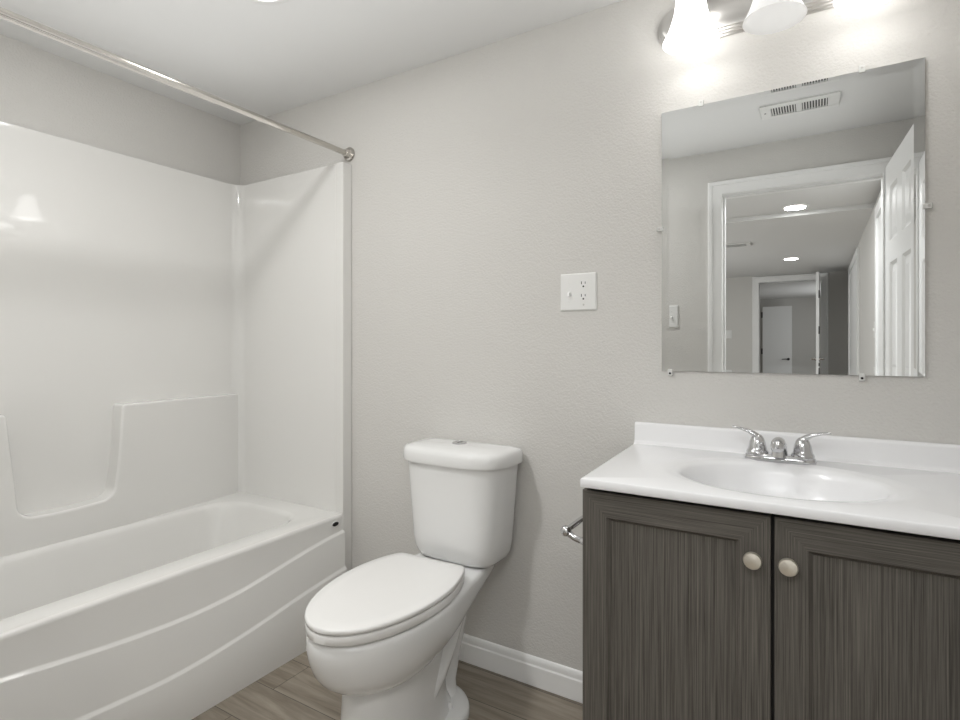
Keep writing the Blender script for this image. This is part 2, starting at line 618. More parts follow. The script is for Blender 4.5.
# surround walls: one continuous plan outline with coved corners, from rim to top
ZT = 1.900
plan = [(-1.70, Y0T - 0.006)]
RC = 0.05
xin, yin0, yin1 = -2.335, Y0T, 1.650
for k in range(9):
    a = math.radians(270 - 90 * k / 8)
    plan.append((xin + RC + RC * math.cos(a), yin0 + RC + RC * math.sin(a)))
for k in range(9):
    a = math.radians(180 - 90 * k / 8)
    plan.append((xin + RC + RC * math.cos(a), yin1 - RC + RC * math.sin(a)))
plan.append((-1.70, yin1))
inner = plan
outer = [(-1.70, 1.697), (XL + 0.002, 1.697), (XL + 0.002, YF + 0.003), (-1.70, YF + 0.003)]
poly = inner + outer
sw = MB()
sw.loft([[(x, y, ZR - 0.02) for x, y in poly], [(x, y, ZT - 0.008) for x, y in poly], [(x + (0.004 if i < len(inner) and 2 < i < 17 else 0) * 0, y, ZT) for i, (x, y) in enumerate(poly)]])
sw.build('surround_wall', M_ACRYL, tub, angle=40, bevel=0.005, seg=3, limit=60)

# raised lower wall with the soap recess
ZB = 0.921
pts = [(Y0T + 0.02, ZR - 0.01), (1.645, ZR - 0.01), (1.645, ZB)]


def arc(cy, cz, r, a0, a1, n=8):
    return [(cy + r * math.cos(math.radians(a0 + (a1 - a0) * k / n)), cz + r * math.sin(math.radians(a0 + (a1 - a0) * k / n))) for k in range(n + 1)]


pts += arc(1.112, ZB - 0.012, 0.012, 90, 180, 4)            # lip, right side of the recess
pts += [(1.094, 0.80), (1.086, 0.70)]
pts += arc(1.076 - 0.05, 0.572 + 0.048, 0.05, 0, -80, 8)    # lower right corner
pts += [(0.95, 0.565), (0.88, 0.564)]
pts += arc(0.79 + 0.035, 0.572 + 0.045, 0.05, -95, -180, 8)
pts += [(0.768, 0.70), (0.758, 0.80)]
pts += arc(0.735, ZB - 0.012, 0.012, 0, 90, 4)
pts += [(Y0T + 0.02, ZB)]
led = MB().prism(pts, 'x', xin - 0.01, xin + 0.068)
bmesh.ops.bisect_plane(led.bm, geom=led.bm.verts[:] + led.bm.edges[:] + led.bm.faces[:], plane_co=(0, 1.118, 0), plane_no=(0, 1, 0), dist=1e-5)
for v in led.bm.verts:
    if v.co.y > 1.6 and v.co.x > xin:
        v.co.x = xin + 0.012      # the ledge runs out into the coved corner
led.build('wall_ledge', M_ACRYL, tub, bevel=0.009, seg=4, angle=50, limit=40)
# front flange beside the toilet, down to the floor
MB().box(-1.702, -1.659, 1.649, 1.699, 0.0, ZT).build('front_flange', M_ACRYL, tub, bevel=0.003, seg=2)
MB().box(-1.702, -1.659, YF + 0.001, Y0T + 0.002, 0.0, ZT).build('front_flange', M_ACRYL, tub, bevel=0.003, seg=2)
# oval badge
yb_, zb_ = 1.607, 0.427
bd = MB()
bd.lathe([(0.0, 0), (0.021, 0), (0.021, 0.002), (0.019, 0.003), (0, 0.003)], (bow(yb_) - 0.0005, yb_, zb_), (1, 0, 0), n=28, sx=0.55)
bb_ = bd.build('badge', M_PLASTIC, tub)
MB().lathe([(0.0, 0), (0.0165, 0), (0.0165, 0.0012), (0, 0.0012)], (bow(yb_) + 0.0022, yb_, zb_), (1, 0, 0), n=28, sx=0.5).build('badge_plate', M_BADGE, bb_, label='black oval maker badge')

# shower rod
rod = thing('shower_rod', 'straight brushed nickel shower curtain rod across the tub alcove', 'shower rod', (-1.672, 0.9, 1.945))
MB().tube([(-1.672, YF + 0.003, 1.945), (-1.672, 1.1, 1.945)], 0.0125, n=24).build('rod', M_NICKEL, rod)
MB().tube([(-1.672, 0.7, 1.945), (-1.672, 1.69, 1.945)], 0.0110, n=24).build('inner_rod', M_NICKEL, rod)
for y, s in ((D, -1), (YF, 1)):
    MB().lathe([(0, 0.0008), (0.029, 0.0008), (0.030, 0.005), (0.027, 0.010), (0.020, 0.012), (0.0155, 0.022), (0.014, 0.030), (0.0125, 0.031)], (-1.672, y, 1.945), (0, s, 0), n=32).build('rod_flange', M_NICKEL, rod)

# ------------------------------------------------------------------ toilet
TX = -1.055
TROT = math.radians(3.0)     # the bowl sits a little askew
toi = thing('toilet', 'white two-piece toilet with closed lid between tub and vanity', 'toilet', (TX, 1.4, 0))


def half_ring(yf, yb, yc, W, g, z, n1=22, n2=22, ex=1.0):
    """closed outline, symmetric about TX: elliptic nose, back widths from g(s)"""
    right = []
    for i in range(n1 + 1):
        a = math.pi / 2 * i / n1
        right.append((W * math.sin(a) ** ex, yc - (yc - yf) * math.cos(a)))
    for i in range(1, n2 + 1):
        s = i / n2
        right.append((W * g(s), yc + (yb - yc) * s))
    pts = [(TX + w, y, z) for w, y in right]
    pts += [(TX - w, y, z) for w, y in reversed(right[1:])]
    ca, sa = math.cos(TROT), math.sin(TROT)
    return [(TX + (x - TX) * ca - (y - 1.25) * sa, 1.25 + (x - TX) * sa + (y - 1.25) * ca, pz) for x, y, pz in pts]


deck = lambda s: interp([(0, 1.0), (0.12, 0.995), (0.3, 0.94), (0.5, 0.88), (0.7, 0.83), (0.9, 0.77), (1.0, 0.73)], s)
egg = lambda s: max(0.02, (1 - s ** 2.3) ** (1 / 2.3))
mix = lambda k: (lambda s: deck(s) * (1 - k) + egg(s) * k)
b = MB()
rings = []
for z, yf, yb, yc, W, k in (
        (0.240, 1.16, 1.22, 1.19, 0.050, 1.0), (0.242, 1.08, 1.32, 1.20, 0.094, 1.0), (0.250, 1.045, 1.40, 1.21, 0.117, 1.0), (0.265, 1.014, 1.46, 1.22, 0.134, 1.0), (0.286, 0.989, 1.50, 1.23, 0.148, 1.0),
        (0.310, 0.972, 1.55, 1.24, 0.159, 0.97), (0.332, 0.963, 1.59, 1.245, 0.166, 0.8), (0.350, 0.958, 1.63, 1.25, 0.170, 0.5), (0.366, 0.955, 1.655, 1.25, 0.172, 0.2),
        (0.382, 0.954, 1.665, 1.25, 0.173, 0.04), (0.400, 0.955, 1.665, 1.25, 0.173, 0.0), (0.409, 0.959, 1.662, 1.25, 0.170, 0.0), (0.414, 0.967, 1.657, 1.25, 0.163, 0.0), (0.415, 0.98, 1.65, 1.25, 0.15, 0.0)):
    rings.append(half_ring(yf, yb, yc, W, mix(k), z))
b.loft(rings).build('bowl', M_PORC, toi, angle=60)
# pedestal with trapway column and bolted foot
b = MB()
rings = []
for z, yf, yb, yc, W in ((0.0, 1.025, 1.50, 1.25, 0.124), (0.012, 1.022, 1.50, 1.25, 0.126), (0.03, 1.034, 1.49, 1.25, 0.119), (0.06, 1.046, 1.47, 1.25, 0.111), (0.12, 1.058, 1.46, 1.25, 0.106), (0.18, 1.064, 1.46, 1.25, 0.105), (0.24, 1.07, 1.47, 1.25, 0.105), (0.30, 1.13, 1.48, 1.25, 0.09)):
    rings.append(half_ring(yf, yb, yc, W, egg, z))
b.loft(rings).build('pedestal', M_PORC, toi, angle=60)
b = MB()
rings = []
for z, cy, hy, hx in ((0.012, 1.455, 0.085, 0.085), (0.03, 1.465, 0.062, 0.064), (0.07, 1.474, 0.055, 0.058), (0.13, 1.486, 0.058, 0.062), (0.20, 1.498, 0.066, 0.070), (0.26, 1.506, 0.073, 0.077), (0.30, 1.506, 0.073, 0.077), (0.33, 1.495, 0.068, 0.07), (0.36, 1.48, 0.05, 0.05)):
    rings.append([(TX + hx * math.cos(2 * math.pi * i / 40), cy + hy * math.sin(2 * math.pi * i / 40), z) for i in range(40)])
b.loft(rings)
b.build('trapway', M_PORC, toi, angle=60)
# diagonal sculpted flow of the trapway on both sides
for s in (1, -1):
    MB().tube([(TX + s * 0.058, 1.50, 0.30), (TX + s * 0.066, 1.43, 0.235), (TX + s * 0.068, 1.36, 0.16), (TX + s * 0.064, 1.29, 0.10), (TX + s * 0.05, 1.23, 0.06)], [0.03, 0.034, 0.036, 0.036, 0.03], n=18).build('trapway', M_PORC, toi, angle=60)
b = MB()
for_foot = []
for z, k in ((0.0, 1.0), (0.018, 1.0), (0.027, 0.96), (0.031, 0.86)):
    for_foot.append([(TX + 0.142 * k * math.cos(2 * math.pi * i / 48), 1.405 + 0.128 * k * math.sin(2 * math.pi * i / 48), z) for i in range(48)])
b.loft(for_foot).build('foot', M_PORC, toi, bevel=0, angle=60)
for s in (1, -1):
    MB().lathe([(0.0145, 0.024), (0.0145, 0.034), (0.011, 0.043), (0.004, 0.047), (0, 0.047)], (TX + s * 0.080, 1.41, 0), n=20).build('bolt_cap', M_PORC, toi, angle=50)
# seat and lid
lidg = lambda s: interp([(0, 1.0), (0.25, 0.99), (0.55, 0.925), (0.8, 0.83), (0.95, 0.745), (0.985, 0.715), (1.0, 0.67)], s)


def slab(z0, z1, ins, edge=0.006):
    r = []
    for z, e in ((z0, edge * 0.6), (z0 + edge * 0.5, 0), (z1 - edge, 0), (z1 - edge * 0.35, edge * 0.3), (z1, edge)):
        r.append(half_ring(0.948 + ins + e, 1.452 - e, 1.25, 0.172 - ins - e, lidg, z))
    return r


MB().loft(slab(0.419, 0.4425, 0.001, 0.004)).build('seat', M_SEAT, toi, angle=50)
r = slab(0.4455, 0.4595, 0.0, 0.005)
r.append(half_ring(0.99, 1.42, 1.25, 0.14, lidg, 0.4605))
r.append(half_ring(1.08, 1.35, 1.25, 0.07, lidg, 0.461))
MB().loft(r).build('lid', M_SEAT, toi, angle=50)
for s in (1, -1):
    MB().tube([(TX + s * 0.05, 1.466, 0.428), (TX + s * 0.10, 1.466, 0.428)], 0.0115, n=16).build('lid_hinge', M_SEAT, toi, angle=50)


# tank
def tank_ring(hw, yf, yb, z, nf=3.6, n=64):
    out = []
    yc = yb - 0.05
    for i in range(n):
        a = 2 * math.pi * i / n
        c, s = math.cos(a), math.sin(a)
        if s <= 0:   # front
            x = hw * math.copysign(abs(c) ** (2 / nf), c)
            y = yc - (yc - yf) * abs(s) ** (2 / nf)
        else:
            x = hw * math.copysign(abs(c) ** (2 / 7), c)
            y = yc + (yb - yc) * abs(s) ** (2 / 7)
        out.append((TX + x, y, z))
    return out


b = MB()
rings = [tank_ring(0.10, 1.555, 1.64, 0.417), tank_ring(0.128, 1.543, 1.655, 0.4185), tank_ring(0.146, 1.53, 1.664, 0.424), tank_ring(0.159, 1.52, 1.672, 0.437), tank_ring(0.167, 1.512, 1.678, 0.458), tank_ring(0.172, 1.508, 1.68, 0.49)]
for z in (0.55, 0.62, 0.69, 0.755):
    t = (z - 0.49) / 0.265
    rings.append(tank_ring(0.172 + 0.021 * t, 1.508 - 0.014 * t, 1.68 + 0.004 * t, z))
b.loft(rings).build('tank', M_PORC, toi, angle=50)
rings = [tank_ring(0.197, 1.488, 1.687, 0.752), tank_ring(0.205, 1.480, 1.69, 0.7535), tank_ring(0.207, 1.478, 1.691, 0.759), tank_ring(0.2065, 1.479, 1.691, 0.784), tank_ring(0.203, 1.482, 1.69, 0.794), tank_ring(0.196, 1.489, 1.686, 0.800),
         tank_ring(0.17, 1.51, 1.672, 0.8055), tank_ring(0.12, 1.545, 1.645, 0.809), tank_ring(0.05, 1.58, 1.615, 0.810)]
lid = MB().loft(rings).build('tank_lid', M_PORC, toi, angle=50)
btn = MB().lathe([(0, 0.0), (0.026, 0.0), (0.026, 0.004), (0.024, 0.006), (0.021, 0.0065), (0.0205, 0.005), (0.0, 0.0055)], (TX + 0.0, 1.598, 0.8085), n=32).build('flush_button', M_CHROME, toi, label='chrome dual flush button')
MB().box(TX - 0.0006, TX + 0.0006, 1.579, 1.617, 0.8138, 0.8146).build('button_split', M_DARK, btn)

# ------------------------------------------------------------------ vanity cabinet
VX0, VX1 = -0.4545, 0.3085
VY0, VY1 = 1.213, 1.697         # carcass depth
VT = 0.832                     # underside of the top
vc = thing('vanity_cabinet', 'grey woodgrain two-door vanity cabinet under the white sink top', 'cabinet', (-0.073, 1.45, 0))
c = MB()
c.box(VX0, VX0 + 0.016, VY0, VY1, 0.0, VT).box(VX1 - 0.016, VX1, VY0, VY1, 0.0, VT)
c.box(VX0 + 0.016, VX1 - 0.016, VY1 - 0.012, VY1, 0.1, VT).box(VX0 + 0.016, VX1 - 0.016, VY0, VY1 - 0.012, 0.1, 0.116)
c.build('cabinet_body', M_WOODV, vc, bevel=0.001, seg=1)
c = MB()
c.box(VX0 + 0.016, VX1 - 0.016, VY0 + 0.001, VY0 + 0.019, VT - 0.05, VT - 0.001).box(VX0 + 0.016, VX1 - 0.016, VY0 + 0.001, VY0 + 0.019, 0.116, 0.15)
c.box(-0.095, -0.051, VY0 + 0.001, VY0 + 0.019, 0.15, VT - 0.05)
c.build('face_frame', M_CARCASS, vc)
MB().box(VX0 + 0.016, VX1 - 0.016, VY0 + 0.06, VY0 + 0.075, 0.0, 0.1).build('toe_kick', M_CARCASS, vc)


def cab_door(x0, x1, z0, z1, knob_x):
    y0, y1 = 1.193, 1.2125
    w, wt = 0.056, 0.0555
    b = MB()
    O = [(x0, z0), (x1, z0), (x1, z1), (x0, z1)]
    I = [(x0 + w, z0 + wt), (x1 - w, z0 + wt), (x1 - w, z1 - wt), (x0 + w, z1 - wt)]
    for k in range(4):
        a, c_ = O[k], O[(k + 1) % 4]
        d, e = I[(k + 1) % 4], I[k]
        b.prism([a, c_, d, e], 'y', y0, y1, mi=k % 2)
    fr = b.build('cabinet_door', [M_WOODH, M_WOODV], vc, bevel=0.0012, seg=2, label=None)
    p = MB()
    # bevelled sticking + flat panel
    s = 0.007
    o_ = [(I[0][0], I[0][1]), (I[1][0], I[1][1]), (I[2][0], I[2][1]), (I[3][0], I[3][1])]
    i_ = [(I[0][0] + s, I[0][1] + s), (I[1][0] - s, I[1][1] + s), (I[2][0] - s, I[2][1] - s), (I[3][0] + s, I[3][1] - s)]
    p.loft([[(q[0], y1 - 0.001, q[1]) for q in o_], [(q[0], y0 + 0.0015, q[1]) for q in o_], [(q[0], y0 + 0.010, q[1]) for q in i_]])
    p.build('door_panel', M_WOODV, fr, angle=10)
    MB().lathe([(0.0, 0.0), (0.0075, 0.0), (0.006, 0.004), (0.0055, 0.012), (0.011, 0.016), (0.0165, 0.019), (0.0168, 0.022), (0.0150, 0.0255), (0.0145, 0.0255), (0.0125, 0.0262), (0.005, 0.0285), (0.0, 0.0287)],
               (knob_x, y0, 0.738), (0, -1, 0), n=32).build('knob', M_KNOB, fr, angle=50)


cab_door(VX0, -0.0765, 0.105, 0.822, -0.1058)
cab_door(-0.0700, VX1, 0.105, 0.822, -0.0461)

# toilet paper holder on the left end of the cabinet
ph = thing('paper_holder', 'chrome toilet paper holder on the left side of the vanity cabinet', 'paper holder', (VX0, 1.33, 0.69))
for y in (1.256, 1.41):
    b = MB()
    b.lathe([(0, 0.0005), (0.021, 0.0005), (0.022, 0.004), (0.018, 0.010), (0.011, 0.016), (0.008, 0.03)], (VX0, y, 0.682), (-1, 0, 0), n=24)
    b.tube([(VX0 - 0.026, y, 0.682), (VX0 - 0.045, y, 0.686), (VX0 - 0.063, y, 0.697)], [0.0082, 0.0075, 0.009], n=16)
    b.lathe([(0.0, -0.0125), (0.008, -0.0115), (0.0125, -0.005), (0.013, 0.0), (0.0125, 0.005), (0.008, 0.0115), (0, 0.0125)], (VX0 - 0.066, y, 0.699), (0, 1, 0), n=20)
    b.build('post', M_CHROME, ph, angle=50)
MB().tube([(VX0 - 0.066, 1.262, 0.699), (VX0 - 0.066, 1.404, 0.699)], 0.0075, n=16).build('roller', M_CHROME, ph)

# ------------------------------------------------------------------ vanity top with integral oval sink
ZC = 0.852
top = thing('vanity_sink', 'white cultured marble vanity top with integral oval sink and backsplash', 'sink top', (-0.073, 1.44, VT))
SX, SY = -0.078, 1.408
A_, B_ = 0.208, 0.165
X0, X1, Y0, Y1 = -0.452, 0.3125, 1.1735, 1.699
angs2 = sorted(set([2 * math.pi * i / 144 for i in range(144)] + [math.atan2(b, a) % (2 * math.pi) for a in (X0 - SX, X1 - SX) for b in (Y0 - SY, Y1 - SY)]))


def rect2(ins, z):
    out = []
    for th in angs2:
        t = rrect_ray(SX - X0 - ins, X1 - SX - ins, SY - Y0 - ins, Y1 - SY - ins, 0, th)
        out.append((SX + t * math.cos(th), SY + t * math.sin(th), z))
    return out


def ell(k, z, dy=0.0, kb=None):
    out = []
    for th in angs2:
        a, b_ = A_ * k, B_ * (kb or k)
        t = 1 / math.sqrt((math.cos(th) / a) ** 2 + (math.sin(th) / b_) ** 2)
        out.append((SX + t * math.cos(th), SY + dy + t * math.sin(th), z))
    return out


SKEW = 0.022


def rect_sk(ins, z):
    return [(x - SKEW * (y - Y0) / (Y1 - Y0) * max(0, (SX - x) / (SX - X0)), y, z) for x, y, z in rect2(ins, z)]


rings = [rect_sk(0.012, VT), rect_sk(0.001, VT), rect_sk(0.0, VT + 0.001), rect_sk(0.0, ZC - 0.003), rect_sk(0.001, ZC - 0.001), rect_sk(0.003, ZC)]
rings += [ell(1.26, ZC, 0, 1.22), ell(1.20, ZC + 0.0018, 0, 1.16), ell(1.14, ZC, 0, 1.11), ell(1.06, ZC - 0.0008), ell(1.0, ZC - 0.004), ell(0.97, ZC - 0.010), ell(0.935, ZC - 0.024), ell(0.88, ZC - 0.05), ell(0.80, ZC - 0.08), ell(0.68, ZC - 0.107), ell(0.5, ZC - 0.126), ell(0.3, ZC - 0.134), ell(0.12, ZC - 0.137)]
MB().loft(rings, cap0=False, cap1=True).build('sink_top', M_MARBLE, top, angle=50)
# coved backsplash
bs = [(1.699, ZC - 0.004), (1.665, ZC - 0.002), (1.669, ZC + 0.0005), (1.6755, ZC + 0.004), (1.679, ZC + 0.012), (1.680, ZC + 0.055), (1.6815, ZC + 0.060), (1.686, ZC + 0.063), (1.699, ZC + 0.063)]
MB().prism(bs, 'x', X0 - SKEW, X1).build('backsplash', M_MARBLE, top, bevel=0.0025, seg=2, angle=45, limit=70)
MB().lathe([(0.0, 0), (0.021, 0), (0.021, 0.003), (0.017, 0.004), (0.0, 0.003)], (SX, SY, ZC - 0.1365), n=28).build('drain', M_CHROME, top)

# ------------------------------------------------------------------ faucet
FX, FY = -0.083, 1.612
fa = thing('faucet', 'chrome two-handle faucet on the vanity top behind the sink', 'faucet', (FX, FY, ZC))
b = MB()


def stadium(hx, hy, z, n=40):
    out = []
    for i in range(n):
        a = 2 * math.pi * i / n
        c_, s_ = math.cos(a), math.sin(a)
        out.append((FX + math.copysign(abs(c_) ** 0.55, c_) * hx, FY + math.copysign(abs(s_) ** 0.8, s_) * hy, z))
    return out


b.loft([stadium(0.081, 0.027, ZC + 0.0003), stadium(0.0815, 0.0275, ZC + 0.006), stadium(0.079, 0.0255, ZC + 0.013), stadium(0.074, 0.021, ZC + 0.017), stadium(0.06, 0.012, ZC + 0.018)])
b.build('base', M_CHROME, fa, angle=50)
for s in (-1, 1):
    hx = FX + s * 0.051
    b = MB()
    b.lathe([(0.0, 0.012), (0.026, 0.012), (0.0265, 0.020), (0.0245, 0.024), (0.0225, 0.026), (0.021, 0.034), (0.0185, 0.046), (0.0145, 0.056), (0.009, 0.063), (0.0, 0.066)], (hx, FY, ZC), n=28)
    b.build('handle_body', M_CHROME, fa, angle=50)
    # winged lever sweeping up and outwards
    b = MB()
    rings = []
    for x, z, w, t in ((-0.010, 0.046, 0.010, 0.010), (0.0, 0.056, 0.0125, 0.010), (0.008, 0.064, 0.012, 0.0075), (0.02, 0.071, 0.010, 0.005), (0.035, 0.0755, 0.0085, 0.0038), (0.05, 0.079, 0.007, 0.003), (0.060, 0.0805, 0.0045, 0.0025)):
        rings.append([(hx + s * x - s * 0.3 * t * math.sin(2 * math.pi * i / 16), FY + w * math.cos(2 * math.pi * i / 16), ZC + z + t * math.sin(2 * math.pi * i / 16)) for i in range(16)])
    b.loft(rings)
    b.build('handle_lever', M_CHROME, fa, angle=60)
b = MB()
path = [(FX, FY, ZC + 0.010), (FX, FY - 0.002, ZC + 0.028), (FX, FY - 0.014, ZC + 0.043), (FX, FY - 0.036, ZC + 0.051), (FX, FY - 0.062, ZC + 0.052), (FX, FY - 0.086, ZC + 0.047), (FX, FY - 0.096, ZC + 0.042)]
b.tube(path, [0.019, 0.0175, 0.0165, 0.016, 0.0165, 0.015, 0.008], n=22)
b.build('spout', M_CHROME, fa, angle=60)
MB().lathe([(0, 0), (0.0115, 0), (0.0115, 0.02), (0, 0.02)], (FX, FY - 0.080, ZC + 0.024), n=20).build('aerator', M_STEEL, fa)

# ------------------------------------------------------------------ mirror
MX0, MX1, MZ0, MZ1 = -0.3965, 0.2205, H - 0.0765, H + 0.6905
mi = thing('wall_mirror', 'large frameless wall mirror with small clear clips above the vanity', 'mirror', (-0.088, D - 0.004, MZ0))
yb0, yb1 = D - 0.0012, D - 0.0062
bw = 0.0215
tilt = bw * math.tan(math.radians(2.3))
b = MB()


def mr(ins, y):
    return [(MX0 + ins, y, MZ0 + ins), (MX1 - ins, y, MZ0 + ins), (MX1 - ins, y, MZ1 - ins), (MX0 + ins, y, MZ1 - ins)]


b.loft([mr(0, yb0), mr(0, yb1 - tilt), mr(bw, yb1)])
g = b.build('mirror_glass', M_MIRROR, mi, angle=0.3)
for p in g.data.polygons:
    p.use_smooth = False
clips = [(-0.286, MZ1, 't'), (0.0955, MZ1, 't'), (MX0, 0.9, 'l'), (MX1, 0.95, 'r'), (-0.372, MZ0, 'b'), (0.0955, MZ0, 'b')]
for x, z, k in clips:
    if k in 'lr':
        z = H + (0.345 if k == 'l' else 0.333)
    b = MB()
    dx = {'l': -0.006, 'r': 0.006}.get(k, 0)
    dz = {'t': 0.006, 'b': -0.006}.get(k, 0)
    hx, hz = (0.011, 0.007) if k in 'tb' else (0.007, 0.011)
    if k in 'tb':
        s = 1 if k == 't' else -1
        b.prism([(D - 0.0005, z + s * 0.016), (D - 0.0105, z + s * 0.012), (D - 0.0105, z - s * 0.005), (D - 0.0072, z - s * 0.005), (D - 0.0072, z + s * 0.0015), (D - 0.0005, z + s * 0.0015)], 'x', x - 0.0065, x + 0.0065)
    else:
        s = 1 if k == 'r' else -1
        b.prism([(x + s * 0.016, D - 0.0005), (x + s * 0.012, D - 0.0105), (x - s * 0.005, D - 0.0105), (x - s * 0.005, D - 0.0072), (x + s * 0.0015, D - 0.0072), (x + s * 0.0015, D - 0.0005)], 'z', z - 0.0065, z + 0.0065)
    cl = b.build('mirror_clip', M_CLIP, mi, bevel=0.001, seg=2)
    MB().lathe([(0, 0), (0.0032, 0), (0.0028, 0.0012), (0, 0.0016)], (x + dx * 1.2, D - 0.0106, z + dz * 1.2), (0, -1, 0), n=14).build('screw', M_BLACK if k == 'b' else M_STEEL, cl)


# ------------------------------------------------------------------ wall plates
def plate(x0, x1, z0, z1, y, s, name, label, cat, build_parts, group=None):
    """s=-1 plate faces -y, +1 faces +y"""
    root = thing(name, label, cat, ((x0 + x1) / 2, y, z0), group)
    b = MB()
    r0 = [(x0, y + s * 0.0004, z0), (x1, y + s * 0.0004, z0), (x1, y + s * 0.0004, z1), (x0, y + s * 0.0004, z1)]
    e = 0.004
    r1 = [(p[0], y + s * 0.003, p[2]) for p in r0]
    r2 = [(x0 + e, y + s * 0.0065, z0 + e), (x1 - e, y + s * 0.0065, z0 + e), (x1 - e, y + s * 0.0065, z1 - e), (x0 + e, y + s * 0.0065, z1 - e)]
    b.loft([r0, r1, r2]).build('cover_plate', M_PLASTIC, root, bevel=0.001, seg=2, limit=20)
    build_parts(root)
    return root


def toggle(root, x, z, y, s):
    b = MB()
    b.box(x - 0.0055, x + 0.0055, min(y, y + s * 0.0075), max(y, y + s * 0.0075), z - 0.012, z + 0.012)
    b.loft([[(x - 0.0045, y + s * 0.006, z - 0.007), (x + 0.0045, y + s * 0.006, z - 0.007), (x + 0.0045, y + s * 0.006, z + 0.004), (x - 0.0045, y + s * 0.006, z + 0.004)],
            [(x - 0.0038, y + s * 0.019, z - 0.012), (x + 0.0038, y + s * 0.019, z - 0.012), (x + 0.0038, y + s * 0.017, z - 0.004), (x - 0.0038, y + s * 0.017, z - 0.004)]])
    b.build('toggle', M_PLASTIC, root, bevel=0.0006, seg=2)
    for dz in (0.030, -0.030):
        MB().lathe([(0, 0), (0.0033, 0), (0.0028, 0.0012), (0, 0.0016)], (x, y + s * 0.0063, z + dz), (0, s, 0), n=14).build('screw', M_PLASTIC, root)


def duplex(root, x, z, y, s):
    for dz in (0.020, -0.020):
        b = MB()
        zc = z + dz
        pts_ = []
        for i in range(28):
            a = 2 * math.pi * i / 28
            pts_.append((x + max(-0.0145, min(0.0145, 0.0172 * math.cos(a))), zc + max(-0.0142, min(0.0142, 0.0172 * math.sin(a)))))
        b.prism(pts_, 'y', y + s * 0.006, y + s * 0.0082)
        o = b.build('socket', M_PLASTIC, root, angle=40)
        sl = MB()
        ya, yb = y + s * 0.0075, y + s * 0.0085
        ya, yb = min(ya, yb), max(ya, yb)
        sl.box(x - 0.0075, x - 0.0052, ya, yb, zc - 0.0005, zc + 0.0085).box(x + 0.0052, x + 0.0072, ya, yb, zc + 0.0005, zc + 0.0078)
        sl.lathe([(0, 0), (0.0029, 0), (0.0029, 0.001), (0, 0.001)], (x, y + s * 0.0075, zc - 0.0075), (0, s, 0), n=14)
        sl.build('slot', M_DARK, o)
    MB().lathe([(0, 0), (0.0033, 0), (0.0028, 0.0012), (0, 0.0016)], (x, y + s * 0.0063, z - 0.046), (0, s, 0), n=14).build('screw', M_STEEL, root)


PX0, PX1, PZ0, PZ1 = -0.722, -0.599, H + 0.1105, H + 0.2318
pc = (PZ0 + PZ1) / 2


def double_parts(root):
    toggle(root, -0.690, pc - 0.001, D, -1)
    duplex(root, -0.6415, pc + 0.004, D, -1)


plate(PX0, PX1, PZ0, PZ1, D, -1, 'wall_switch', 'white two-gang plate with toggle switch and duplex outlet left of the mirror', 'switch', double_parts)
plate(-0.750, -0.680, 1.249, 1.374, YF, 1, 'wall_switch', 'single white toggle switch beside the doorway, reflected at the left of the mirror', 'switch', lambda r: toggle(r, -0.715, 1.311, YF, 1))
plate(-1.235, -1.125, 1.25, 1.375, HY, 1, 'wall_switch', 'small white plate on the far hall wall, reflected left of the far doorway', 'switch', lambda r: (toggle(r, -1.205, 1.312, HY, 1), toggle(r, -1.155, 1.312, HY, 1)))
sp = thing('wall_switch', 'white plate on the hall side wall, reflected between the two white hall doors', 'switch', (HXR, -1.55, 1.2))
MB().box(HXR - 0.006, HXR - 0.0005, -1.62, -1.50, 1.20, 1.32).build('cover_plate', M_PLASTIC, sp, bevel=0.002, seg=2)
for dy in (-0.023, 0.023):
    MB().box(HXR - 0.014, HXR - 0.005, -1.564 + dy, -1.556 + dy, 1.25, 1.268).build('toggle', M_PLASTIC, sp)


# ------------------------------------------------------------------ ceiling vents
def vent(name, label, x0, x1, y0, y1, z, banks=2, n=24):
    root = thing(name, label, 'vent', ((x0 + x1) / 2, (y0 + y1) / 2, z))
    f = MB()
    m = 0.028
    mx = 0.045
    zt = z - 0.0005
    zb = z - 0.009
    f.box(x0, x1, y0, y0 + m, zb, zt).box(x0, x1, y1 - m, y1, zb, zt).box(x0, x0 + mx, y0 + m, y1 - m, zb, zt).box(x1 - mx, x1, y0 + m, y1 - m, zb, zt)
    if banks == 2:
        xm = (x0 + x1) / 2
        f.box(xm - 0.012, xm + 0.012, y0 + m, y1 - m, zb, zt)
        spans = [(x0 + mx, xm - 0.012), (xm + 0.012, x1 - mx)]
    else:
        spans = [(x0 + mx, x1 - mx)]
    f.build('vent_frame', M_PLASTIC, root, bevel=0.003, seg=2)
    MB().box(x0 + mx - 0.005, x1 - mx + 0.005, y0 + m - 0.005, y1 - m + 0.005, z - 0.0022, z - 0.0008).build('vent_shadow_sheet', M_VENT_SHADOW, root)  # thin grey sheet in place of the shaded duct opening
    for a, c_ in spans:
        k = max(4, int((c_ - a) / 0.0105))
        b_ = MB()
        for i in range(k):
            xx = a + (c_ - a) * (i + 0.5) / k
            b_.box(xx - 0.0022, xx + 0.0022, y0 + m, y1 - m, z - 0.008, z - 0.0022)
        b_.build('vent_louvres', M_PLASTIC, root)
    MB().lathe([(0, 0), (0.004, 0), (0.0035, 0.0012), (0, 0.0016)], (x0 + 0.02, (y0 + y1) / 2, zb), (0, 0, -1), n=12).build('screw', M_BLACK, root)


vent('ceiling_vent', 'white ceiling vent register of the bathroom, reflected at the top of the mirror', -0.225, 0.083, 0.458, 0.612, CEIL)
vent('ceiling_vent', 'small white vent on the hall ceiling, reflected left of the hall lights', -0.86, -0.58, -2.98, -2.78, CEIL - 0.035, banks=1)


